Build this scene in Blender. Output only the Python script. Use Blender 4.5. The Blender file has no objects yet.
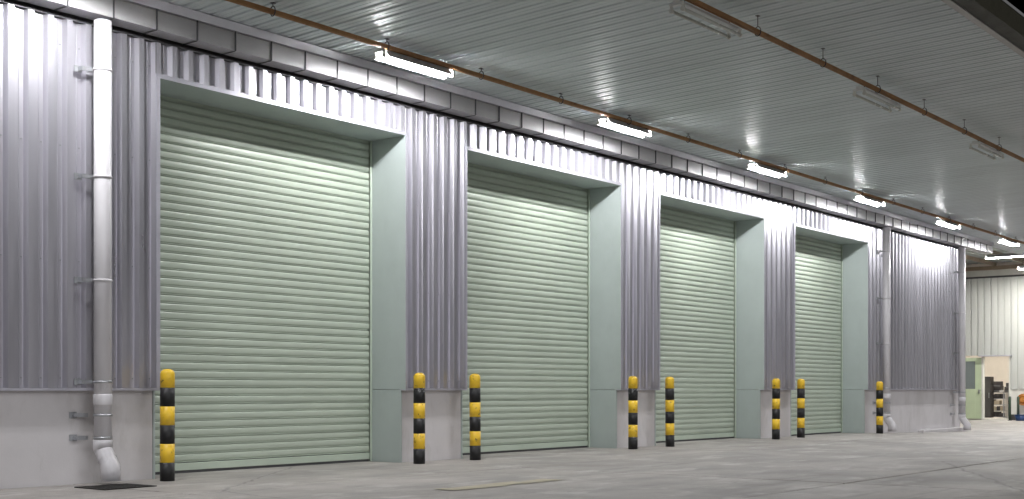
import bpy, bmesh, math, random
from mathutils import Vector, Matrix
random.seed(7)
R = math.radians
S = bpy.context.scene
COL = S.collection

# ------------------------------------------------------------------ camera
# X runs along the warehouse wall (away to the right), Y goes into the wall, Z is up.
cam_d = bpy.data.cameras.new('camera')
cam = bpy.data.objects.new('camera', cam_d); COL.objects.link(cam)
cam_d.sensor_width = 36.0
cam_d.lens = 1262 * 36.0 / 1024
cam_d.shift_y = 140.0 / 1024
cam_d.clip_end = 2000
cam.location = (0, 0, 1.0)
cam.rotation_euler = (R(90), 0, R(38.06 - 90))
S.camera = cam

# ------------------------------------------------------------------ night sky, added fill sun
w = bpy.data.worlds.new('World'); S.world = w; w.use_nodes = True
wn = w.node_tree.nodes; wl = w.node_tree.links
sky = wn.new('ShaderNodeTexSky'); sky.sky_type = 'NISHITA'; sky.sun_disc = False
sky.sun_elevation = R(-8); sky.sun_rotation = R(200)
wl.new(sky.outputs[0], wn['Background'].inputs[0])
wn['Background'].inputs[1].default_value = 0.05

sun_d = bpy.data.lights.new('yard_fill', 'SUN'); sun = bpy.data.objects.new('yard_fill', sun_d); COL.objects.link(sun)  # soft low sun added as fill over the yard, no visible source
sun_d.energy = 1.02; sun_d.angle = R(55); sun_d.color = (0.98, 0.98, 1.0)
sun.rotation_euler = Vector((0.25, 1.0, -0.36)).to_track_quat('-Z', 'Y').to_euler()

S.view_settings.view_transform = 'Standard'
S.view_settings.look = 'None'
S.view_settings.exposure = 0.36
S.view_settings.gamma = 1.0
S.render.engine = 'CYCLES'
S.cycles.use_denoising = True
S.cycles.max_bounces = 7
S.cycles.diffuse_bounces = 4
S.cycles.glossy_bounces = 4
S.cycles.sample_clamp_indirect = 4.0
S.cycles.caustics_reflective = False
S.cycles.caustics_refractive = False
TUBE = 262.0            # emission of a lit fluorescent tube

# ------------------------------------------------------------------ materials
def mat(name, col, rough=0.6, metal=0.0, var=0.12, vscale=3.0, stretch=(1, 1, 1), bump=0.0, bscale=40.0,
        spec=0.5, speck=0.0, stain=None, stain_amt=0.0, stain_scale=1.0, stain_stretch=(1, 1, 1), rvar=0.08, objvar=0.0, coat=0.0):
    m = bpy.data.materials.new(name); m.use_nodes = True
    n = m.node_tree.nodes; l = m.node_tree.links; b = n['Principled BSDF']
    b.inputs['Metallic'].default_value = metal
    b.inputs['Specular IOR Level'].default_value = spec
    b.inputs['Coat Weight'].default_value = coat
    geo = n.new('ShaderNodeNewGeometry')
    def noise(scale, st, detail=4, rg=0.6):
        mp = n.new('ShaderNodeMapping'); mp.inputs['Scale'].default_value = st
        l.new(geo.outputs['Position'], mp.inputs['Vector'])
        t = n.new('ShaderNodeTexNoise'); t.inputs['Scale'].default_value = scale
        t.inputs['Detail'].default_value = detail; t.inputs['Roughness'].default_value = rg
        l.new(mp.outputs[0], t.inputs['Vector']); return t.outputs['Fac']
    def ramp(src, a, b_):
        r = n.new('ShaderNodeMapRange'); r.inputs['From Min'].default_value = a; r.inputs['From Max'].default_value = b_
        l.new(src, r.inputs['Value']); return r.outputs[0]
    def mix(fac, c1, c2, mode='MIX'):
        x = n.new('ShaderNodeMix'); x.data_type = 'RGBA'; x.blend_type = mode
        for sock, v in ((x.inputs[0], fac), (x.inputs[6], c1), (x.inputs[7], c2)):
            if hasattr(v, 'links') or isinstance(v, bpy.types.NodeSocket): l.new(v, sock)
            elif isinstance(v, (int, float)): sock.default_value = v
            else: sock.default_value = (*v, 1)
        return x.outputs[2]
    f = ramp(noise(vscale, stretch), 0.25, 0.75)
    c = mix(f, [x * (1 - var) for x in col], [min(1, x * (1 + var)) for x in col])
    if speck:
        c = mix(ramp(noise(130, (1, 1, 1), 2), 0.3, 0.7), [1 - speck] * 3, [1, 1, 1], 'MIX') if False else mix(speck, c, mix(ramp(noise(130, (1, 1, 1), 2), 0.35, 0.65), (0.35, 0.35, 0.35), (1, 1, 1)), 'MULTIPLY')
    if stain:
        s = ramp(noise(stain_scale, stain_stretch, 6, 0.65), 0.52, 0.72)
        k = n.new('ShaderNodeMath'); k.operation = 'MULTIPLY'; k.inputs[1].default_value = stain_amt; l.new(s, k.inputs[0])
        c = mix(k.outputs[0], c, stain)
    if objvar:
        oi = n.new('ShaderNodeObjectInfo')
        rr = n.new('ShaderNodeMapRange'); rr.inputs['To Min'].default_value = 1 - objvar; rr.inputs['To Max'].default_value = 1 + objvar
        l.new(oi.outputs['Random'], rr.inputs['Value'])
        hv = n.new('ShaderNodeHueSaturation'); l.new(rr.outputs[0], hv.inputs['Value']); l.new(c, hv.inputs['Color']); c = hv.outputs[0]
    l.new(c, b.inputs['Base Color'])
    rr = n.new('ShaderNodeMapRange'); rr.inputs['From Min'].default_value = 0.25; rr.inputs['From Max'].default_value = 0.75
    rr.inputs['To Min'].default_value = max(0.03, rough - rvar); rr.inputs['To Max'].default_value = min(1, rough + rvar)
    l.new(noise(vscale * 2.3, stretch), rr.inputs['Value']); l.new(rr.outputs[0], b.inputs['Roughness'])
    if bump:
        bp = n.new('ShaderNodeBump'); bp.inputs['Strength'].default_value = bump; bp.inputs['Distance'].default_value = 0.01
        l.new(noise(bscale, stretch if bscale < 30 else (1, 1, 1), 5), bp.inputs['Height']); l.new(bp.outputs[0], b.inputs['Normal'])
    return m

def glow(name, col, strength):
    m = bpy.data.materials.new(name); m.use_nodes = True
    b = m.node_tree.nodes['Principled BSDF']
    b.inputs['Base Color'].default_value = (0.8, 0.8, 0.8, 1)
    b.inputs['Emission Color'].default_value = (*col, 1); b.inputs['Emission Strength'].default_value = strength
    return m

M = {}
M['clad'] = mat('zinc_cladding', (0.60, 0.588, 0.645), 0.34, 0.74, 0.07, 1.2, (1.6, 1.6, 0.2), objvar=0.03)
M['flash'] = mat('flashing_metal', (0.60, 0.59, 0.66), 0.42, 0.55, 0.06, 4)
M['gutter'] = mat('gutter_metal', (0.38, 0.375, 0.38), 0.55, 0.15, 0.08, 3, (1, 1, 3), objvar=0.03)
M['gutter_lit'] = mat('gutter_lit_pale', (0.70, 0.69, 0.72), 0.35, 0.25, 0.05, 2)  # gutter underside only: paler than the front so it looks lit
M['trim'] = mat('eaves_trim_metal', (0.74, 0.73, 0.78), 0.4, 0.1, 0.05)
M['gap_shade'] = mat('dark_gap_shade', (0.12, 0.12, 0.125), 0.7)  # dark tone painted in for the shadow gap above the cladding
M['strap'] = mat('dark_strap', (0.09, 0.09, 0.095), 0.6, 0.3)
M['door'] = mat('sage_shutter_paint', (0.475, 0.535, 0.45), 0.36, 0.0, 0.05, 2.5, (0.6, 1, 1), 0.02, 5, stain=(0.36, 0.42, 0.33), stain_amt=0.22, stain_scale=1.1, stain_stretch=(0.7, 1, 1.4), objvar=0.03)
M['jamb'] = mat('grey_green_lining', (0.455, 0.51, 0.50), 0.45, 0.0, 0.05, 2, stain=(0.33, 0.37, 0.36), stain_amt=0.3, stain_scale=1.2, stain_stretch=(1, 1, .5))
M['guide'] = mat('guide_rail_paint', (0.52, 0.60, 0.50), 0.4, 0.1, 0.05)
M['plinth'] = mat('plinth_render', (0.62, 0.60, 0.61), 0.7, 0, 0.06, 1.6, (1, 1, 1), 0.12, 60, stain=(0.36, 0.34, 0.33), stain_amt=0.35, stain_scale=1.0, stain_stretch=(1, 1, 0.6))
M['inner'] = mat('blockwork', (0.3, 0.3, 0.3), 0.85)
M['ceil'] = mat('zinc_roof_sheet', (0.70, 0.755, 0.78), 0.42, 0.0, 0.08, 1.5, (2, .5, 1), 0, 8, spec=0.3, objvar=0.04)
M['ceil2'] = mat('rear_roof_sheet', (0.38, 0.40, 0.39), 0.5, 0.5, 0.1, 1.5, objvar=0.05)
M['fascia'] = mat('fascia_metal', (0.46, 0.44, 0.43), 0.5, 0.3)
M['beam'] = mat('edge_gutter_paint', (0.035, 0.033, 0.02), 0.6, 0.0, 0.15)
M['rail'] = mat('rust_brown_primer', (0.42, 0.21, 0.085), 0.55, 0.1, 0.2, 3, (1, 1, 1), stain=(0.14, 0.06, 0.03), stain_amt=0.6, stain_scale=4)
M['tan'] = mat('tan_beam_paint', (0.30, 0.235, 0.17), 0.6, 0, 0.12)
M['steel'] = mat('galvanised_steel', (0.45, 0.46, 0.48), 0.4, 0.8, 0.15, 12)
M['wire'] = mat('hanger_wire', (0.08, 0.08, 0.085), 0.5, 0.4)
M['white_enamel'] = mat('white_enamel', (0.74, 0.75, 0.74), 0.4, 0.0, 0.04)
M['socket'] = mat('socket_plastic', (0.70, 0.69, 0.64), 0.5)
M['tube'] = glow('lit_tube', (0.99, 0.99, 1.0), TUBE)
M['tube_far'] = glow('lit_tube_warm', (1.0, 0.97, 0.90), TUBE * 2.3)
M['tube_off'] = mat('unlit_tube_glass', (0.66, 0.67, 0.62), 0.25, 0.0, 0.03)
M['pipe'] = mat('grey_white_pvc', (0.66, 0.645, 0.67), 0.32, 0.0, 0.05, 2, (1, 1, .5), stain=(0.42, 0.39, 0.37), stain_amt=0.3, stain_scale=2, stain_stretch=(2, 2, .4))
M['yellow'] = mat('bollard_yellow', (0.90, 0.58, 0.035), 0.42, 0, 0.06, 6, stain=(0.45, 0.25, 0.04), stain_amt=0.4, stain_scale=7)
M['black'] = mat('bollard_black', (0.007, 0.007, 0.008), 0.55, 0, 0.2, 6, stain=(0.04, 0.036, 0.03), stain_amt=0.3, stain_scale=7)
M['slab'] = mat('concrete', (0.41, 0.38, 0.355), 0.62, 0, 0.22, 0.55, (1, 1, 1), 0.5, 34, speck=0.35, stain=(0.24, 0.22, 0.205), stain_amt=0.7, stain_scale=0.42, stain_stretch=(0.8, 1.4, 1), rvar=0.14, objvar=0.08)
def weather(m, layers):
    """extra worn layers over a material's colour: (scale, stretch, lo, hi, colour, amount, voronoi?)"""
    n = m.node_tree.nodes; l = m.node_tree.links; b = n['Principled BSDF']
    geo = n.new('ShaderNodeNewGeometry')
    for sc, st, lo, hi, colr, amt, vor in layers:
        src = b.inputs['Base Color'].links[0].from_socket
        mp = n.new('ShaderNodeMapping'); mp.inputs['Scale'].default_value = st; l.new(geo.outputs['Position'], mp.inputs['Vector'])
        if vor:
            nz = n.new('ShaderNodeTexNoise'); nz.inputs['Scale'].default_value = 3.0; nz.inputs['Detail'].default_value = 5
            l.new(mp.outputs[0], nz.inputs['Vector'])
            ad = n.new('ShaderNodeMix'); ad.data_type = 'VECTOR'; ad.inputs[0].default_value = 0.16
            l.new(mp.outputs[0], ad.inputs[4]); l.new(nz.outputs['Color'], ad.inputs[5])
            t = n.new('ShaderNodeTexVoronoi'); t.feature = 'DISTANCE_TO_EDGE'; t.inputs['Scale'].default_value = sc
            l.new(ad.outputs[1], t.inputs['Vector']); o = t.outputs['Distance']
        else:
            t = n.new('ShaderNodeTexNoise'); t.inputs['Scale'].default_value = sc; t.inputs['Detail'].default_value = 7; t.inputs['Roughness'].default_value = 0.68
            l.new(mp.outputs[0], t.inputs['Vector']); o = t.outputs['Fac']
        r = n.new('ShaderNodeMapRange'); r.inputs['From Min'].default_value = lo; r.inputs['From Max'].default_value = hi
        r.inputs['To Min'].default_value = 0; r.inputs['To Max'].default_value = amt; l.new(o, r.inputs['Value'])
        x = n.new('ShaderNodeMix'); x.data_type = 'RGBA'; l.new(r.outputs[0], x.inputs[0]); l.new(src, x.inputs[6]); x.inputs[7].default_value = (*colr, 1)
        l.new(x.outputs[2], b.inputs['Base Color'])
weather(M['slab'], [(1.1, (0.6, 1.0, 1), .48, .62, (0.25, 0.235, 0.225), .65, False),
                    (1.9, (0.6, 1, 1), .54, .66, (0.57, 0.55, 0.53), .6, False),
                    (0.9, (0.22, 2.6, 1), .56, .66, (0.17, 0.16, 0.15), .5, False),
                    (9.0, (1, 1, 1), .64, .70, (0.12, 0.11, 0.10), .8, False),
                    (0.16, (1, 1, 1), .0035, .0005, (0.14, 0.13, 0.125), .55, True)])
weather(M['yellow'], [(16.0, (1, 1, 1), .60, .64, (0.12, 0.08, 0.03), .8, False)])
weather(M['plinth'], [(3.0, (1, 1, .35), .55, .72, (0.42, 0.40, 0.39), .5, False)])
weather(M['door'], [(1.7, (.5, 1, 2.2), .55, .72, (0.40, 0.44, 0.37), .35, False)])
M['earth'] = mat('joint_filler', (0.045, 0.043, 0.04), 0.9)
M['mark'] = mat('worn_yellow_paint', (0.46, 0.41, 0.29), 0.65, 0, 0.15, 4, stain=(0.42, 0.395, 0.37), stain_amt=1.0, stain_scale=4)
M['grate'] = mat('cast_iron', (0.035, 0.033, 0.03), 0.6, 0.5, 0.25, 12)
M['farclad'] = mat('cream_cladding', (0.57, 0.585, 0.565), 0.5, 0.1, 0.05, 2, (5, 5, .4), stain=(0.38, 0.39, 0.35), stain_amt=0.3, stain_scale=1.2, stain_stretch=(5, 5, .5))
M['farwhite'] = mat('white_wall_paint', (0.70, 0.70, 0.66), 0.7, 0, 0.05)
M['fardark'] = mat('dark_skirting', (0.06, 0.06, 0.06), 0.7)
M['fargreen'] = mat('pale_green_door_paint', (0.52, 0.61, 0.42), 0.45, 0, 0.05)
M['glass'] = mat('grey_door_glass', (0.20, 0.23, 0.23), 0.12, 0.0, 0.05)
M['cream'] = mat('cream_room_paint', (0.76, 0.71, 0.64), 0.7, 0, 0.05)
M['boxdark'] = mat('dark_carton', (0.05, 0.045, 0.045), 0.6, objvar=0.3)
M['boxpale'] = mat('pale_carton', (0.45, 0.38, 0.28), 0.7, objvar=0.2)
M['paper'] = mat('white_paper', (0.8, 0.8, 0.8), 0.7)
M['orange'] = mat('orange_reel_paint', (0.50, 0.20, 0.04), 0.5)
M['blue'] = mat('blue_plastic', (0.03, 0.07, 0.20), 0.4)
M['olive'] = mat('dark_green_post_paint', (0.05, 0.08, 0.055), 0.5)

# ------------------------------------------------------------------ mesh helpers
class MB:
    def __init__(s): s.bm = bmesh.new()
    def box(s, x0, x1, y0, y1, z0, z1, bevel=0.0):
        r = bmesh.ops.create_cube(s.bm, size=1)
        vs = r['verts']
        bmesh.ops.scale(s.bm, vec=(x1 - x0, y1 - y0, z1 - z0), verts=vs)
        bmesh.ops.translate(s.bm, vec=((x0 + x1) / 2, (y0 + y1) / 2, (z0 + z1) / 2), verts=vs)
        if bevel:
            es = list({e for v in vs for e in v.link_edges})
            bmesh.ops.bevel(s.bm, geom=es, offset=bevel, segments=1, affect='EDGES')
        return s
    def path(s, pts, rad, seg=12, cap=True):
        """round tube swept along points; rad a number or a list"""
        pts = [Vector(p) for p in pts]; n = len(pts)
        rads = rad if isinstance(rad, (list, tuple)) else [rad] * n
        rings = []; up = None
        for i, p in enumerate(pts):
            t = (pts[min(i + 1, n - 1)] - pts[max(i - 1, 0)]).normalized()
            if up is None:
                up = Vector((0, 0, 1)) if abs(t.z) < 0.9 else Vector((1, 0, 0))
            a = (up - t * up.dot(t)).normalized(); up = a; b = t.cross(a)
            rings.append([s.bm.verts.new(p + (a * math.cos(2 * math.pi * k / seg) + b * math.sin(2 * math.pi * k / seg)) * rads[i]) for k in range(seg)])
        for i in range(n - 1):
            for k in range(seg):
                f = s.bm.faces.new((rings[i][k], rings[i][(k + 1) % seg], rings[i + 1][(k + 1) % seg], rings[i + 1][k])); f.smooth = True
        if cap:
            s.bm.faces.new(rings[0][::-1]); s.bm.faces.new(rings[-1])
        return s
    def sheet(s, prof, ext, axis):
        """open profile [(u, d)] extruded; axis 'Z': u=x, d=y; axis 'Y': u=x, d=z; axis 'X': d=y... u=z"""
        def P(u, d, e):
            return {'Z': (u, d, e), 'Y': (u, e, d), 'X': (e, d, u)}[axis]
        a = [s.bm.verts.new(P(u, d, ext[0])) for u, d in prof]
        b = [s.bm.verts.new(P(u, d, ext[1])) for u, d in prof]
        for i in range(len(prof) - 1):
            s.bm.faces.new((a[i], a[i + 1], b[i + 1], b[i]))
        return s
    def build(s, name, m, parent=None, loc=None):
        bmesh.ops.recalc_face_normals(s.bm, faces=s.bm.faces)
        me = bpy.data.meshes.new(name); s.bm.to_mesh(me); s.bm.free()
        me.materials.append(M[m])
        return link(name, me, parent, loc)
def link(name, me, parent=None, loc=None):
    o = bpy.data.objects.new(name, me); COL.objects.link(o); o.parent = parent
    if loc is not None: o.location = loc
    return o
def empty(name, loc, label=None, cat=None, group=None, kind=None):
    o = bpy.data.objects.new(name, None); COL.objects.link(o); o.location = loc
    return tag(o, label, cat, group, kind)
def part_empty(name, parent, label=None, loc=(0, 0, 0)):
    o = bpy.data.objects.new(name, None); COL.objects.link(o); o.parent = parent; o.location = loc
    if label: o['label'] = label
    return o
def tag(o, label=None, cat=None, group=None, kind=None):
    for k, v in (('label', label), ('category', cat), ('group', group), ('kind', kind)):
        if v: o[k] = v
    return o
def copy_tree(o, parent=None):
    c = o.copy(); COL.objects.link(c); c.parent = parent
    for ch in list(o.children): copy_tree(ch, c)
    return c
def bx(name, m, parent, *a, bevel=0.0): return MB().box(*a, bevel=bevel).build(name, m, parent)

# ------------------------------------------------------------------ layout numbers (metres)
YC = 11.78      # outer face of the cladding ribs
YP = 11.87      # face of the concrete plinth
YD = 12.45      # plane of the roller shutters
ZP = 1.0        # plinth top
ZL = 4.47       # lintel underside
ZT = 4.87       # top of the cladding under the gutter
XE = 35.45      # far end of the wall
DOORS = [(8.67, 12.68), (13.99, 18.04), (19.32, 23.35), (24.79, 28.70)]
def gz(x):      # the yard falls gently towards the far end
    return -0.155 * min(1, max(0, (x - 27.0) / 7.5))

# ------------------------------------------------------------------ ground and concrete slabs
gm = bmesh.new()
q = 700
for v in ((-q, -q), (q, -q), (q, q), (-q, q)): gm.verts.new((v[0], v[1], -0.26))
gm.faces.new(gm.verts)
me = bpy.data.meshes.new('ground'); gm.to_mesh(me); gm.free(); me.materials.append(M['earth'])
tag(link('ground', me), 'dark ground beneath and beyond the concrete yard', kind='structure')
pave = empty('pavement', (0, 0, 0), 'grey concrete yard paving of large slabs in front of the roller doors', kind='structure')
ys = [21.0, 16.4, 11.86, 9.9, 5.5, 1.1, -3.3, -7.7]
xs = [-8 + 5.2 * k for k in range(14)]
for i in range(len(ys) - 1):
    for j in range(len(xs) - 1):
        x0, x1, y1, y0 = xs[j] + .012, xs[j + 1] - .012, ys[i] - .016, ys[i + 1] + .016
        if y0 > 11.8 and x1 < XE - 1: continue
        b = bmesh.new(); n = 4; top = []; bot = []
        dz = random.uniform(-.0025, .0025)
        ring = [(x0 + (x1 - x0) * k / n, y0) for k in range(n + 1)] + [(x1 + (x0 - x1) * k / n, y1) for k in range(n + 1)]
        t_in = [(min(max(x, x0 + .012), x1 - .012), min(max(y, y0 + .012), y1 - .012)) for x, y in ring]
        T = [b.verts.new((x, y, gz(x) + dz)) for x, y in t_in]
        E = [b.verts.new((x, y, gz(x) + dz - .006)) for x, y in ring]
        B = [b.verts.new((x, y, gz(x) - .08)) for x, y in ring]
        N = len(ring)
        for k in range(n): b.faces.new((T[k], T[k + 1], T[N - 2 - k], T[N - 1 - k]))
        for k in range(N):
            b.faces.new((E[k], E[(k + 1) % N], T[(k + 1) % N], T[k])); b.faces.new((B[k], B[(k + 1) % N], E[(k + 1) % N], E[k]))
        bmesh.ops.recalc_face_normals(b, faces=b.faces)
        me = bpy.data.meshes.new('concrete_slab'); b.to_mesh(me); b.free(); me.materials.append(M['slab'])
        link('concrete_slab', me, pave)
# threshold strips running into the door recesses
for x0, x1 in DOORS:
    bx('threshold_slab', 'slab', pave, x0 + .035, x1 - .035, 11.868, 13.0, -.08 + gz(x1), gz(x1) - .002)
# worn yellow line
mk = bmesh.new()
def quad(b, x0, x1, y0, y1, z): b.faces.new([b.verts.new(p) for p in ((x0, y0, z), (x1, y0, z), (x1, y1, z), (x0, y1, z))])
x = 9.45
while x < 11.2:
    d = random.uniform(.1, .28); quad(mk, x, x + d, 8.12 + random.uniform(-.03, .04), 8.40 + random.uniform(-.05, .03), .0065); x += d + random.uniform(0, .035)
me = bpy.data.meshes.new('floor_marking'); mk.to_mesh(me); mk.free(); me.materials.append(M['mark'])
tag(link('floor_marking', me), 'short worn yellow painted line on the concrete yard', 'floor marking')

# ------------------------------------------------------------------ warehouse
wh = empty('warehouse_building', (20, 12.5, 0), 'long warehouse clad in ribbed silver metal with four sage green roller doors', 'building')
wh_off = Vector((20, 12.5, 0))
def whp(o, parent=wh):
    o.parent = parent
    if parent is wh: o.location = Vector(o.location) - wh_off
    return o
def wbox(name, m, *a, bevel=0.0):
    return whp(bx(name, m, None, *a, bevel=bevel))
XS = -2.0
piers = [(XS, DOORS[0][0])] + [(DOORS[k][1], DOORS[k + 1][0]) for k in range(3)] + [(DOORS[3][1], XE)]
PIT = 0.221
def clad(x0, x1, z0, z1, name='cladding_panel'):
    """trapezoidal ribs, phase fixed to the building so the ribs run on above the doors"""
    prof = []
    cyc = [(0.0, 1), (.066, 1), (.092, 0), (.138, 0), (.142, .1), (.150, .1), (.154, 0), (.195, 0), (.221, 1)]
    k0 = math.floor(x0 / PIT) - 1
    pts = []
    for k in range(k0, int(x1 / PIT) + 2):
        for u, d in cyc[:-1]: pts.append((k * PIT + u, YC + .056 * (1 - d)))
    def at(x):
        for a, b in zip(pts, pts[1:]):
            if a[0] <= x <= b[0]:
                return (x, a[1] + (b[1] - a[1]) * (x - a[0]) / max(1e-6, b[0] - a[0]))
    prof = [at(x0)] + [p for p in pts if x0 + 1e-4 < p[0] < x1 - 1e-4] + [at(x1)]
    o = MB().sheet(prof, (z0, z1), 'Z').build(name, 'clad')
    # face outwards
    return whp(o)
W5 = PIT * 5
for i, (a, b) in enumerate(piers):
    lo, hi = a + (.052 if i else 0), b - (.052 if i < 4 else 0.0)
    # split into cladding sheets of five ribs with a hair of overlap
    cuts = [lo] + [k * W5 + .08 for k in range(int(lo / W5) - 1, int(hi / W5) + 2) if lo + .25 < k * W5 + .08 < hi - .25] + [hi]
    for c0, c1 in zip(cuts, cuts[1:]): clad(c0, c1 - .0015, ZP + .018, ZT)
    # wall core behind the cladding, plinth, drip flashing
    wbox('wall_core', 'inner', a + (.034 if i else 0), b - (.034 if i < 4 else 0), 11.885, 13.0, ZP, 5.55)
    wbox('plinth', 'plinth', a + (.034 if i else 0), b - (.034 if i < 4 else 0), YP, 13.0, -.25, ZP - .002)
    wbox('drip_flashing', 'flash', a + (.002 if i else 0), b - (.002 if i < 4 else 0), YC - .006, 11.884, ZP - .012, ZP + .016)
for x0, x1 in DOORS:
    lo, hi = x0 - .05, x1 + .05
    cuts = [lo] + [k * W5 + .08 for k in range(int(lo / W5) - 1, int(hi / W5) + 2) if lo + .25 < k * W5 + .08 < hi - .25] + [hi]
    for c0, c1 in zip(cuts, cuts[1:]): clad(c0, c1 - .0015, ZL + .052, ZT)
    wbox('wall_core', 'inner', x0 - .033, x1 + .033, 11.885, 13.0, ZL + .036, 5.55)
    # flashing round the opening
    wbox('flashing', 'flash', x0 - .05, x0 - .001, YC - .008, 11.845, ZP + .018, ZL + .001)
    wbox('flashing', 'flash', x1 + .001, x1 + .05, YC - .008, 11.845, ZP + .018, ZL + .001)
    wbox('flashing', 'flash', x0 - .05, x1 + .05, YC - .009, 11.84, ZL + .002, ZL + .050)
    # grey green lining of the recess
    for s, xx in ((0, x0), (1, x1)):
        e0, e1 = (xx - .03, xx) if s == 0 else (xx, xx + .03)
        wbox('jamb_panel', 'jamb', e0, e1, YC - .004, 13.0, ZP + .003, ZL)
        wbox('jamb_panel', 'jamb', e0 + (.0 if s else .004), e1 - (.004 if s else 0), YP - .004, 13.0, -.2, ZP - .003)
    wbox('lintel_soffit', 'jamb', x0 - .03, x1 + .03, YC - .004, 13.0, ZL + .0015, ZL + .03)
# hidden roof and end of the warehouse
wbox('rear_wall', 'inner', XS, XE, 13.0, 13.2, -.25, 5.55)
wbox('end_wall_sheet', 'clad', XE, XE + .04, YC, 20.0, ZP, ZT + .5)
wbox('end_plinth', 'plinth', XE - .3, XE - .002, 13.2, 20.0, -.3, ZP)
wbox('end_core', 'inner', XE - .3, XE - .002, 13.2, 20.0, ZP + .002, 5.55)
# low kerb lip of the far plinth
wbox('plinth_kerb', 'plinth', 32.2, XE - .02, YP - .16, YP - .002, -.3, -.045, bevel=.012)
# cladding screws
sb = MB()
for (a, b) in piers:
    for k in range(int(a / PIT) + 1, int(b / PIT)):
        x = k * PIT + .17
        if x < 4: continue
        for z in (1.12, 2.35, 3.55, 4.6): sb.box(x - .006, x + .006, YC + .046, YC + .0555, z - .006, z + .006)
for x0, x1 in DOORS:
    for k in range(int(x0 / PIT) + 1, int(x1 / PIT)):
        x = k * PIT + .17; sb.box(x - .006, x + .006, YC + .046, YC + .0555, ZL + .085, ZL + .097)
so = whp(sb.build('screws', 'steel')); so['kind'] = 'stuff'

# ------------------------------------------------------------------ roller doors (parts of the warehouse)
SP = 0.1
SLP = [(0.0, .005), (.0015, -.006), (.0055, -.0125), (.0095, -.012), (.0115, -.006), (.013, .005), (.0155, .005), (.017, -.006), (.030, -.0115), (.055, -.013), (.080, -.0115), (.0945, -.007), (.096, .005), (.100, .005)]
dl = ['sage green roller door nearest the camera, left of the row', 'second sage green roller door, between the two grey piers',
      'third sage green roller door along the wall', 'smallest looking sage green roller door, beside the far downpipes']
for i, (x0, x1) in enumerate(DOORS):
    d = part_empty('roller_door', wh, dl[i], Vector(((x0 + x1) / 2, YD, gz(x1))) - wh_off)
    hw = (x1 - x0) / 2 - .03
    b = bmesh.new(); cols = []
    nx = 16
    for k in range(nx + 1):
        xx = -hw + 2 * hw * k / nx
        cols.append([b.verts.new((xx, dd, zz)) for zz, dd in SLP])
    for k in range(nx):
        for j in range(len(SLP) - 1):
            f = b.faces.new((cols[k][j], cols[k + 1][j], cols[k + 1][j + 1], cols[k][j + 1])); f.smooth = j in (1, 2, 3, 7, 8, 9, 10)
    bmesh.ops.recalc_face_normals(b, faces=b.faces)
    if sum(f.normal.y for f in b.faces) > 0: bmesh.ops.reverse_faces(b, faces=b.faces)
    me = bpy.data.meshes.new('slat'); b.to_mesh(me); b.free(); me.materials.append(M['door'])
    z = .125; n = 0
    while z < ZL - gz(x1) + .05:
        o = link('slat', me, d, (0, random.uniform(-.0015, .0015), z))
        o.rotation_euler = (random.gauss(0, R(.45)), random.gauss(0, R(.012)), random.gauss(0, R(.012)))
        z += SP; n += 1
    bt = MB().box(-hw, hw, -.022, .02, .03, .118, bevel=.004).build('bottom_bar', 'guide', d)
    MB().box(-hw + .01, hw - .01, -.012, .015, -.02, .029).build('rubber_seal', 'strap', d)
    for sx in (-1, 1):
        g = MB()
        e = sx * ((x1 - x0) / 2 - .020)
        g.box(e - .018, e + .018, -.046, -.03, 0, ZL - gz(x1) - .002, bevel=.003)
        g.box(e - .018, e + .018, .03, .046, 0, ZL - gz(x1) - .002)
        o_ = e + sx * .014
        g.box(o_ - .003, o_ + .003, -.029, .029, 0, ZL - gz(x1) - .002)
        g.build('guide_rail', 'guide', d)
    MB().box(-hw, hw, .05, .08, .0, 4.45).build('backing_curtain', 'strap', d)

# ------------------------------------------------------------------ gutter under the canopy
gt = empty('box_gutter', (18, 11.6, 4.93), 'grey metal box gutter with dark straps running along the wall top', 'gutter')
off = Vector((18, 11.6, 4.93))
GX0, GSTEP = -1.95, 0.543
gx = [3.01 + GSTEP * (k - 9) for k in range(73)]
sec = None
YG = 11.53
for k in range(len(gx) - 1):
    if sec is None:
        sec = MB()
        L = GSTEP - .012
        prof = [(.208, -.012), (.214, 0), (.004, 0), (.001, .003)]
        a = [sec.bm.verts.new((0, y, z)) for z, y in prof]; c = [sec.bm.verts.new((L, y, z)) for z, y in prof]
        for j in range(len(prof) - 1): sec.bm.faces.new((a[j], c[j], c[j + 1], a[j + 1]))
        o = sec.build('gutter_section', 'gutter', gt); smesh = o.data
        gb = MB(); gb.box(0, L, .0035, .24, 0, .003); gb = gb.build('gutter_base', 'gutter_lit', gt); gmesh = gb.data
        strap = MB().box(0, .012, -.016, .0, -.006, .222).box(0, .012, .0, .24, -.012, -.006)
        o2 = strap.build('strap', 'strap', gt); tmesh = o2.data
    else:
        o = link('gutter_section', smesh, gt); o2 = link('strap', tmesh, gt); gb = link('gutter_base', gmesh, gt)
    o.location = Vector((gx[k] + .006, YG, ZT + .054)) - off
    gb.location = o.location
    o2.location = Vector((gx[k] - .006, YG, ZT + .054)) - off
lip = MB().box(gx[0], gx[-1], YG - .03, YG + .012, ZT + .272, ZT + .372).build('eaves_trim', 'trim', gt); lip.location -= off
so_ = MB().box(gx[0], XE, YC - .004, 11.884, ZT + .001, ZT + .02).build('gap_shade_strip', 'gap_shade', gt); so_.location -= off

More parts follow.
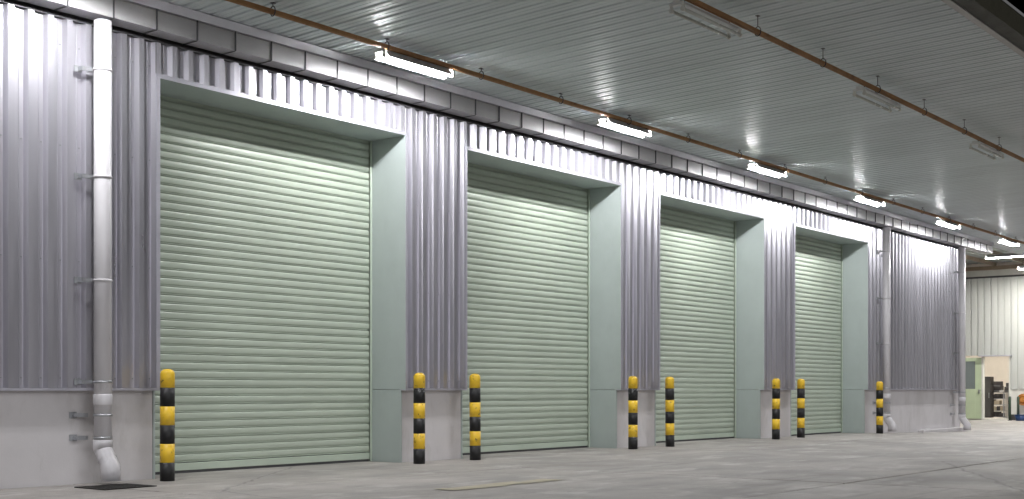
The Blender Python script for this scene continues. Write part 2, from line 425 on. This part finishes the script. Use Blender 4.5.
# ------------------------------------------------------------------ canopy
def cz(y): return 5.252 + .030 * (11.55 - y)
YE = 5.0
cn = empty('canopy', (18, 8, 5.4), 'wide flat canopy of ribbed grey metal sheets over the loading doors', 'canopy')
coff = Vector((18, 8, 5.4))
cp = 0.2
prof = []
for k in range(5):
    u = k * cp
    prof += [(u, 0), (u + .066, 0), (u + .069, .004), (u + .077, .004), (u + .08, 0), (u + .146, 0), (u + .158, .026), (u + .184, .026)]
prof.append((5 * cp + .002, 0))
cs = bmesh.new()
yA, yB = 11.9 - 8, YE - .06 - 8
pr = []
for y in (yA, yB):
    pr.append([cs.verts.new((u, y, cz(y + 8) - 5.4 + d)) for u, d in prof])
for i in range(len(prof) - 1): cs.faces.new((pr[0][i], pr[0][i + 1], pr[1][i + 1], pr[1][i]))
bmesh.ops.recalc_face_normals(cs, faces=cs.faces)
cme = bpy.data.meshes.new('roof_sheet'); cs.to_mesh(cme); cs.free(); cme.materials.append(M['ceil'])
for k in range(50):
    o = link('roof_sheet', cme, cn, (-5 + k * 1.0 - 18, 0, random.uniform(0, .0012)))
XA, XB = -5.0, 45.0
fz = cz(YE)
o = MB().box(XA, XB, YE - .09, YE, fz - .03, fz + .09).build('edge_trim', 'fascia', cn); o.location = -coff
o = MB().box(XA, XB, YE - .29, YE - .093, fz - .02, fz + .22).build('edge_gutter', 'beam', cn); o.location = -coff
o = MB().box(XA, XB, YE - .2, 11.9, fz + .32, fz + .36).build('roof_deck', 'inner', cn); o.location = -coff

# ------------------------------------------------------------------ hanging light rails
def rail(y, z, label, hx, x0=-4.8, x1=44.5):
    r = empty('light_rail', ((x0 + x1) / 2, y, z), label, 'light rail', 'brown rails hung under the canopy')
    o_ = Vector(r.location)
    # lipped channel, open downwards
    m = MB().box(x0, x1, y - .024, y + .024, z + .018, z + .024)
    m.box(x0, x1, y - .024, y - .020, z - .024, z + .0178); m.box(x0, x1, y + .020, y + .024, z - .024, z + .0178)
    m.box(x0, x1, y - .0198, y - .010, z - .024, z - .020); m.box(x0, x1, y + .010, y + .0198, z - .024, z - .020)
    o = m.build('channel', 'rail', r); o.location = -o_
    x = hx - 1.815 * int((hx - x0) / 1.815)
    while x < x1:
        zc = cz(y) + .005
        h = MB()
        ring = [(x, y + .040 * math.cos(t), z + .010 + .055 * math.sin(t)) for t in [2 * math.pi * k / 14 for k in range(15)]]
        h.path(ring, .006, 6); h.path([(x, y, z + .065), (x, y, zc)], .005, 6)
        h.box(x - .03, x + .03, y - .02, y + .02, zc - .008, zc + .002)
        o = h.build('hanger', 'wire', r); o.location = -o_
        x += 1.815
    return r
Y1, Z1, Y2, Z2 = 10.70, 5.18, 6.87, 5.20
rail(Y1, Z1, 'brown rail close to the wall, carrying the lit lamps', 9.37)
rail(Y2, Z2, 'brown rail near the outer canopy edge, carrying the unlit lamps', 13.46)

# ------------------------------------------------------------------ twin tube lamps
def lamp(lit, tube):
    r = empty('twin_tube_lamp', (0, 0, 0))
    h = MB().box(-.66, .66, -.045, .045, .0735, .105, bevel=.006)
    h.box(-.66, -.612, -.09, .09, .05, .0734); h.box(.612, .66, -.09, .09, .05, .0734)
    h.build('batten', 'white_enamel', r)
    w_ = MB()
    for sy in (-1, 1):
        a = [w_.bm.verts.new((x, sy * y, z)) for x, y, z in ((-.6, .051, .070), (.6, .051, .070), (.6, .116, -.012), (-.6, .116, -.012))]
        b = [w_.bm.verts.new(v.co + Vector((0, 0, .003))) for v in a]
        w_.bm.faces.new(a); w_.bm.faces.new(b[::-1])
        for k in range(4): w_.bm.faces.new((a[k], b[k], b[(k + 1) % 4], a[(k + 1) % 4]))
    w_.box(-.6, .6, -.0505, .0505, .068, .0725)
    if lit: w_.build('reflector', 'white_enamel', r)  # wings added to lit lamps only, to keep direct light off ceiling and gutter
    else: w_.bm.free()
    for sx in (-1, 1):
        for sy in (-1, 1):
            s = MB()
            s.path([(sx * .615, sy * .072, 0), (sx * .655, sy * .072, 0)], .024, 10)
            s.box(min(sx * .622, sx * .65), max(sx * .622, sx * .65), sy * .072 - .012, sy * .072 + .012, .012, .052)
            s.build('lamp_holder', 'socket', r)
    for sy in (-1, 1):
        MB().path([(-.614, sy * .072, 0), (.614, sy * .072, 0)], .018, 10).build('tube', tube, r)
    for sx in (-.5, .5):
        MB().path([(sx, 0, .10), (sx, -.02, .145), (sx, -.045, .16)], .006, 6).build('suspension_hook', 'wire', r)
    return r
def rel(n): return n
L0 = lamp(True, 'tube'); used = False
lit_x = [2.03, 6.93, 11.80, 16.66, 21.53, 26.41, 31.36, 36.28, 41.18]
lit_lab = ['lit twin tube lamp over the unseen wall left of the view, farther out', 'lit twin tube lamp just left of the view above the first downpipe',
           'largest lit twin tube lamp, above the nearest roller door', 'lit twin tube lamp above the second roller door',
           'lit twin tube lamp above the third roller door', 'lit twin tube lamp above the fourth roller door',
           'lit twin tube lamp above the wall panel between the far downpipes', 'lit twin tube lamp past the end of the clad wall',
           'farthest lit twin tube lamp under the canopy']
for i, x in enumerate(lit_x):
    o = L0 if i == 0 else copy_tree(L0)
    o.location = (x, 10.79, 5.075); o.rotation_euler = (0, 0, random.gauss(0, R(.35)))
    tag(o, lit_lab[i], 'lamp', 'lit lamps on the inner rail')
U0 = lamp(False, 'tube_off')
un_lab = ['unlit twin tube lamp nearest the camera on the outer rail', 'middle one of the three unlit twin tube lamps', 'farthest unlit twin tube lamp on the outer rail']
for i, x in enumerate([12.40, 17.30, 22.15]):
    o = U0 if i == 0 else copy_tree(U0)
    o.location = (x, Y2 + .085, 5.075); o.rotation_euler = (0, 0, random.gauss(0, R(.35)))
    tag(o, un_lab[i], 'lamp', 'unlit lamps on the outer rail')

# ------------------------------------------------------------------ downpipes
def downpipe(x, label, ztop=ZT + .02):
    y = 11.62; g = gz(x)
    r = empty('downpipe', (x, y, g), label, 'downpipe', 'pale downpipes on the warehouse wall')
    rad = .092
    MB().path([(0, 0, .40), (0, 0, ztop - g)], rad, 20).build('pipe', 'pipe', r)
    MB().path([(0, 0, .83), (0, 0, .845), (0, 0, .94), (0, 0, .95)], [rad + .001, rad + .007, rad + .007, rad + .001], 20).build('coupling', 'pipe', r)
    # offset shoe turning out from the wall
    s = MB().path([(0, 0, .47), (0, 0, .465), (0, 0, .372), (0, -.004, .362)], [rad, rad + .008, rad + .008, rad + .002], 20, cap=False).build('shoe', 'pipe', r)
    MB().path([(0, -.002, .372), (0, -.128, .205)], rad, 20, cap=False).build('bend', 'pipe', s)
    MB().path([(0, -.072, .279), (0, -.084, .263)], rad + .006, 20, cap=False).build('socket_ring', 'pipe', s)
    MB().path([(0, -.120, .222), (0, -.132, .195), (0, -.138, .17), (0, -.14, .15), (0, -.14, .045), (0, -.14, .046), (0, -.14, .12)],
              [rad + .001, rad + .007, rad + .008, rad + .008, rad + .008, rad - .002, rad - .003], 20, cap=False).build('outlet', 'pipe', s)
    for z in (.49, .73, 1.08, 2.15, 3.24, 4.37):
        c = MB(); c.path([(0, 0, z - .012), (0, 0, z + .012)], rad + .008, 20, cap=True)
        c = c.build('clamp', 'pipe' if z > 2 else 'steel', r)
        a = MB(); yw = (YP if z < 1 else YC) - y
        a.box(-.20, -.07, yw - .09, yw - .078, z - .022, z + .022)
        a.box(-.20, -.188, yw - .0775, yw - .002, z - .022, z + .022)
        a.box(-.24, -.15, yw - .0075, yw - .001, z - .035, z + .035)
        a.build('bracket', 'steel', c)
    return r
downpipe(7.83, 'large pale downpipe at the left, beside the nearest roller door')
downpipe(29.45, 'pale downpipe right of the last roller door and its bollard')
downpipe(34.86, 'pale downpipe at the far corner of the clad wall')

# drain grate under the first downpipe
dg = empty('drain_grate', (7.66, 11.14, 0), 'dark iron drain grate in the concrete below the left downpipe', 'drain')
f = MB()
for a in ((-.31, .31, -.26, -.23), (-.31, .31, .23, .26), (-.31, -.28, -.229, .229), (.28, .31, -.229, .229)): f.box(*a, .004, .012)
f.build('frame', 'grate', dg)
for k in range(12): MB().box(-.268 + k * .0465, -.243 + k * .0465, -.228, .228, .004, .011).build('grate_bar', 'grate', dg)
MB().box(-.279, .279, -.2295, .2295, .001, .0035).build('pit', 'strap', dg)

# ------------------------------------------------------------------ bollards
def bollard():
    r = empty('bollard', (0, 0, 0)); rad = .079; h = 1.224; s = h / 6
    for k in range(6):
        z0, z1 = k * s, (k + 1) * s
        if k == 5:
            pts = [(0, 0, z0)] + [(0, 0, z1 - .05), (0, 0, z1 - .032), (0, 0, z1 - .016), (0, 0, z1 - .005), (0, 0, z1)]
            rr = [rad, rad, rad - .006, rad - .018, rad - .036, rad - .062]
        else: pts, rr = [(0, 0, z0), (0, 0, z1)], rad
        MB().path(pts, rr, 24).build('yellow_band' if k % 2 else 'black_band', 'yellow' if k % 2 else 'black', r)
    return r
bl = ['striped bollard at the left edge of the nearest roller door', 'striped bollard on the right of the nearest roller door, against the pier',
      'striped bollard at the left edge of the second roller door', 'striped bollard on the right of the second roller door, against the pier',
      'striped bollard at the left edge of the third roller door', 'striped bollard on the right of the third roller door, against the pier',
      'striped bollard at the left edge of the fourth roller door', 'farthest striped bollard, right of the fourth roller door']
B0 = bollard()
for i, x in enumerate([8.53, 12.61, 13.79, 17.93, 19.13, 23.24, 24.39, 28.63]):
    o = B0 if i == 0 else copy_tree(B0)
    o.location = (x, 11.46, gz(x)); o.rotation_euler = (random.gauss(0, R(.45)), random.gauss(0, R(.45)), random.uniform(0, 6))
    tag(o, bl[i], 'bollard', 'black and yellow bollards by the doors')

# ------------------------------------------------------------------ building across the far end
XF = 48.9; GF = -.155
fb = empty('far_building', (XF, 15, GF), 'cream ribbed building across the far end with an open doorway', 'building')
foff = Vector((XF, 15, GF))
def fbox(name, m, *a, parent=None, bevel=0):
    o = bx(name, m, None, *a, bevel=bevel); o.parent = parent or fb
    o.location = -foff; return o
DY0, DY1, DZ = 14.55, 15.50, 2.23     # open doorway
LY1 = 16.45                            # closed leaf to its left
def fclad(y0, y1, z0, z1):
    prof = []; y = y0; k = 0
    while y < y1 - .2:
        prof += [(y, XF), (y + .19, XF), (y + .195, XF + .05), (y + .24, XF + .05)]; y += .25
    prof.append((y1, XF))
    b = MB()
    A = [b.bm.verts.new((d, u, z0)) for u, d in prof]; B = [b.bm.verts.new((d, u, z1)) for u, d in prof]
    for i in range(len(prof) - 1): b.bm.faces.new((A[i], A[i + 1], B[i + 1], B[i]))
    o = b.build('cladding_panel', 'farclad'); o.parent = fb; o.location = -foff
for y0, y1, z0 in ((3, 8, 1.0), (8, DY0 - .06, 1.0), (DY0 - .06, LY1 + .06, DZ + .07), (LY1 + .06, 22, 1.0)): fclad(y0, y1, z0, 5.25)
for y0, y1 in ((3, DY0 - .06), (LY1 + .06, 22)):
    fbox('low_wall', 'farwhite', XF + .04, XF + .3, y0, y1, GF - .1, .998)
    fbox('wall_core', 'cream', XF + .062, XF + .3, y0, y1, 1.0, 5.9)
    fbox('skirting', 'fardark', XF + .02, XF + .039, y0, y1, GF - .05, GF + .22)
fbox('wall_core', 'cream', XF + .062, XF + .3, DY0 - .059, LY1 + .059, DZ + .072, 5.9)
fbox('band', 'farwhite', XF - .02, XF + .044, 3, 22, 5.30, 5.52)
fbox('gutter_line', 'strap', XF - .06, XF + .044, 3, 22, 5.235, 5.298)
fbox('door_hood', 'flash', XF - .22, XF + .03, DY0 - .12, DY1 + .12, DZ + .02, DZ + .065)
for y in (DY0 - .058, DY1 + .002, LY1 + .002): fbox('door_frame', 'farwhite', XF - .02, XF + .2, y, y + .055, GF, DZ + .018)
lf = fbox('door_leaf', 'fargreen', XF + .0, XF + .05, DY1 + .06, DY1 + .30, GF + .04, DZ - .02)
fbox('door_panel', 'fargreen', XF + .0, XF + .05, DY1 + .302, LY1, GF + .04, 1.02, parent=fb)
fbox('door_rail', 'fargreen', XF + .0, XF + .05, DY1 + .302, LY1, 2.08, DZ - .02)
fbox('door_glass', 'glass', XF + .018, XF + .03, DY1 + .303, LY1 - .003, 1.022, 2.078)
fbox('door_handle', 'steel', XF - .05, XF - .002, DY1 + .12, DY1 + .16, .85, 1.0)
fbox('door_sill', 'farwhite', XF - .05, XF + .35, DY0, DY1, GF, GF + .05)
# room behind
fbox('room_floor', 'slab', XF + .36, XF + 6, 11, 19.5, GF - .05, GF + .03)
fbox('room_wall', 'cream', XF + 6, XF + 6.1, 11, 20, GF, 4)
fbox('room_wall', 'cream', XF + .31, XF + 5.99, 19.5, 19.6, GF, 4)
fbox('room_wall', 'cream', XF + .31, XF + 5.99, 10.9, 11, GF, 4)
fbox('room_ceiling', 'cream', XF + .31, XF + 6.1, 10.9, 20, 4.0, 4.1)
il = copy_tree(L0); il.location = (XF + 1.8, 15.4, 3.75); il.rotation_euler = (0, 0, 0)
if 'group' in il: del il['group']
tag(il, 'ceiling tube lamp lighting the store room beyond the open doorway', 'lamp')
for ch in il.children:
    if ch.name.startswith('tube'):
        ch.data = ch.data.copy(); ch.data.materials[0] = M['tube_far']
    if ch.name.startswith('suspension'): ch.scale = (1, 1, 1)
# storage racks seen through the doorway
def rack(x, y, w_, h_, ns, label, dark):
    r = empty('storage_rack', (x, y, GF + .03), label, 'rack')
    for sx in (0, .42):
        for sy in (0, w_): MB().box(sx, sx + .03, sy, sy + .03, 0, h_).build('upright', 'steel', r)
    for k in range(ns):
        z = .08 + k * (h_ - .12) / (ns - 1)
        MB().box(0, .45, .031, w_ - .001, z - .02, z).build('shelf', 'steel', r)
    for k in range(ns - 1):
        z = .08 + k * (h_ - .12) / (ns - 1); yy = .05
        while yy < w_ - .15:
            bw = random.uniform(.10, .2); bh = random.uniform(.5, .85) * (h_ - .12) / (ns - 1)
            if random.random() < .85:
                o = bx('carton', 'boxdark' if random.random() < dark else 'boxpale', None, x + .05, x + .4, y + yy, y + min(yy + bw, w_ - .03), GF + .03 + z + .001, GF + .03 + z + bh)
                tag(o, '%s carton on the %s shelf of the %s rack in the far doorway' % ('dark' if o.data.materials[0] == M['boxdark'] else 'pale', ('bottom', 'second', 'third', 'fourth')[k], 'dark left' if dark > .5 else 'pale right'), 'carton', 'cartons on the racks')
            yy += bw + .02
rack(XF + .95, 15.02, .62, 1.05, 5, 'low dark storage rack at the left inside the far doorway', .9)
rack(XF + 1.0, 14.36, .62, 1.05, 5, 'low pale storage rack at the right inside the far doorway', .25)
cb = empty('tall_cabinet', (XF + .7, 15.62, GF + .03), 'tall black cabinet just inside the far doorway', 'cabinet')
MB().box(-.2, .2, -.24, .16, .05, 1.62, bevel=.01).build('carcass', 'boxdark', cb)
MB().box(-.22, -.201, -.235, .155, .08, 1.58).build('door_panel', 'boxdark', cb)
MB().box(-.24, -.221, -.2, -.18, .8, 1.0).build('handle', 'steel', cb)
for (yy, zz, ww, hh, m_, lab) in ((15.30, .96, .36, .42, 'boxdark', 'dark machine housing on top of the left rack in the doorway'),
                                  (14.86, .96, .30, .36, 'boxdark', 'dark boxy printer on top of the right rack in the doorway')):
    o = empty('printer', (XF + 1.12, yy, GF + .03 + 1.02), lab, 'printer')
    MB().box(-.16, .16, -ww / 2, ww / 2, 0, hh * .6, bevel=.015).build('body', m_, o)
    MB().box(-.02, .15, -ww / 2 + .02, ww / 2 - .02, hh * .6, hh, bevel=.01).build('paper_tray', m_, o)
    MB().box(-.22, -.161, -ww / 2 + .03, ww / 2 - .03, .03, .06).build('output_shelf', 'steel', o)
o = MB().box(XF + .86, XF + 1.0, 15.04, 15.16, GF + 1.051, GF + 1.13, bevel=.004).build('paper_stack', 'paper')
tag(o, 'white paper stack lying on the racks in the far doorway', 'paper')

# things standing against the far building, right of its doorway
for yy, lab in ((14.38, 'dark short post just right of the far doorway'), (14.08, 'dark short post at the right frame edge by the far building')):
    o = empty('short_post', (XF - .45, yy, GF), lab, 'post', 'short posts by the far building')
    MB().path([(0, 0, 0), (0, 0, .86), (0, 0, .885), (0, 0, .90)], [.045, .045, .038, .02], 14).build('shaft', 'olive', o)
    MB().path([(0, 0, 0), (0, 0, .02)], .08, 14).build('base_plate', 'grate', o)
o = empty('hose_reel', (XF - .22, 13.95, GF), 'orange hose reel on the far building at the right edge', 'hose reel')
ring = lambda r_, x_: [(x_, r_ * math.cos(2 * math.pi * k / 24), .78 + r_ * math.sin(2 * math.pi * k / 24)) for k in range(25)]
MB().path(ring(.20, -.09), .02, 8).path(ring(.20, .09), .02, 8).build('rim', 'orange', o)
MB().path([(-.1, 0, .78), (.2, 0, .78)], .09, 16).build('drum', 'orange', o)
MB().path(ring(.13, 0.0), .045, 8).build('hose', 'orange', o)
o = empty('blue_tub', (XF - .6, 13.95, GF), 'low blue plastic tub on the ground at the right edge', 'tub')
MB().path([(0, 0, 0), (0, 0, .2)], [.17, .21], 20).build('body', 'blue', o)
MB().path([(0, 0, .201), (0, 0, .225)], .225, 20).build('rim', 'blue', o)

# roof over the gap between the two buildings
rr = empty('link_roof', (42, 16, 5.8), 'ribbed roof with purlins linking the warehouse end and the far building', 'roof')
ro = Vector((42, 16, 5.8))
prof = []
for k in range(34): prof += [(11.95 + k * .25, 5.80), (11.95 + k * .25 + .17, 5.80), (11.95 + k * .25 + .19, 5.83), (11.95 + k * .25 + .23, 5.83)]
for k in range(7):
    b = MB(); xa, xb = 34.8 + k * 2.02, 34.8 + (k + 1) * 2.02 - .004
    A = [b.bm.verts.new((xa, u, d)) for u, d in prof]; B = [b.bm.verts.new((xb, u, d)) for u, d in prof]
    for i in range(len(prof) - 1): b.bm.faces.new((A[i], A[i + 1], B[i + 1], B[i]))
    o = b.build('roof_sheet', 'ceil2', rr); o.location = -ro
for y in (12.6, 13.8, 15.0, 16.2, 17.4, 18.6):
    o = MB().box(34.82, 48.8, y - .03, y + .03, 5.66, 5.795).build('purlin', 'tan', rr); o.location = -ro
o = MB().box(48.55, 48.7, 11.95, 20.4, 5.52, 5.655).build('end_beam', 'tan', rr); o.location = -ro
o = MB().box(34.8, 48.9, 11.95, 20.4, 5.84, 5.88).build('roof_deck', 'inner', rr); o.location = -ro
# its tube lamp, set across the view
tl = copy_tree(L0); tl.location = (42.0, 12.58, 5.29); tl.rotation_euler = (0, 0, R(90))
if 'group' in tl: del tl['group']
tag(tl, 'lit tube lamp set crosswise below the roof at the far right edge', 'lamp')
for ch in tl.children:
    if ch.name.startswith('tube'): ch.data = ch.data.copy(); ch.data.materials[0] = M['tube_far']
    if ch.name.startswith('suspension'):
        ch.scale = (1, 1, 2.9); ch.location.z = -.16

t2 = copy_tree(tl); t2.location = (46.5, 12.88, 5.29)
tag(t2, 'lit tube lamp closest to the far building, cut by the right edge', 'lamp')
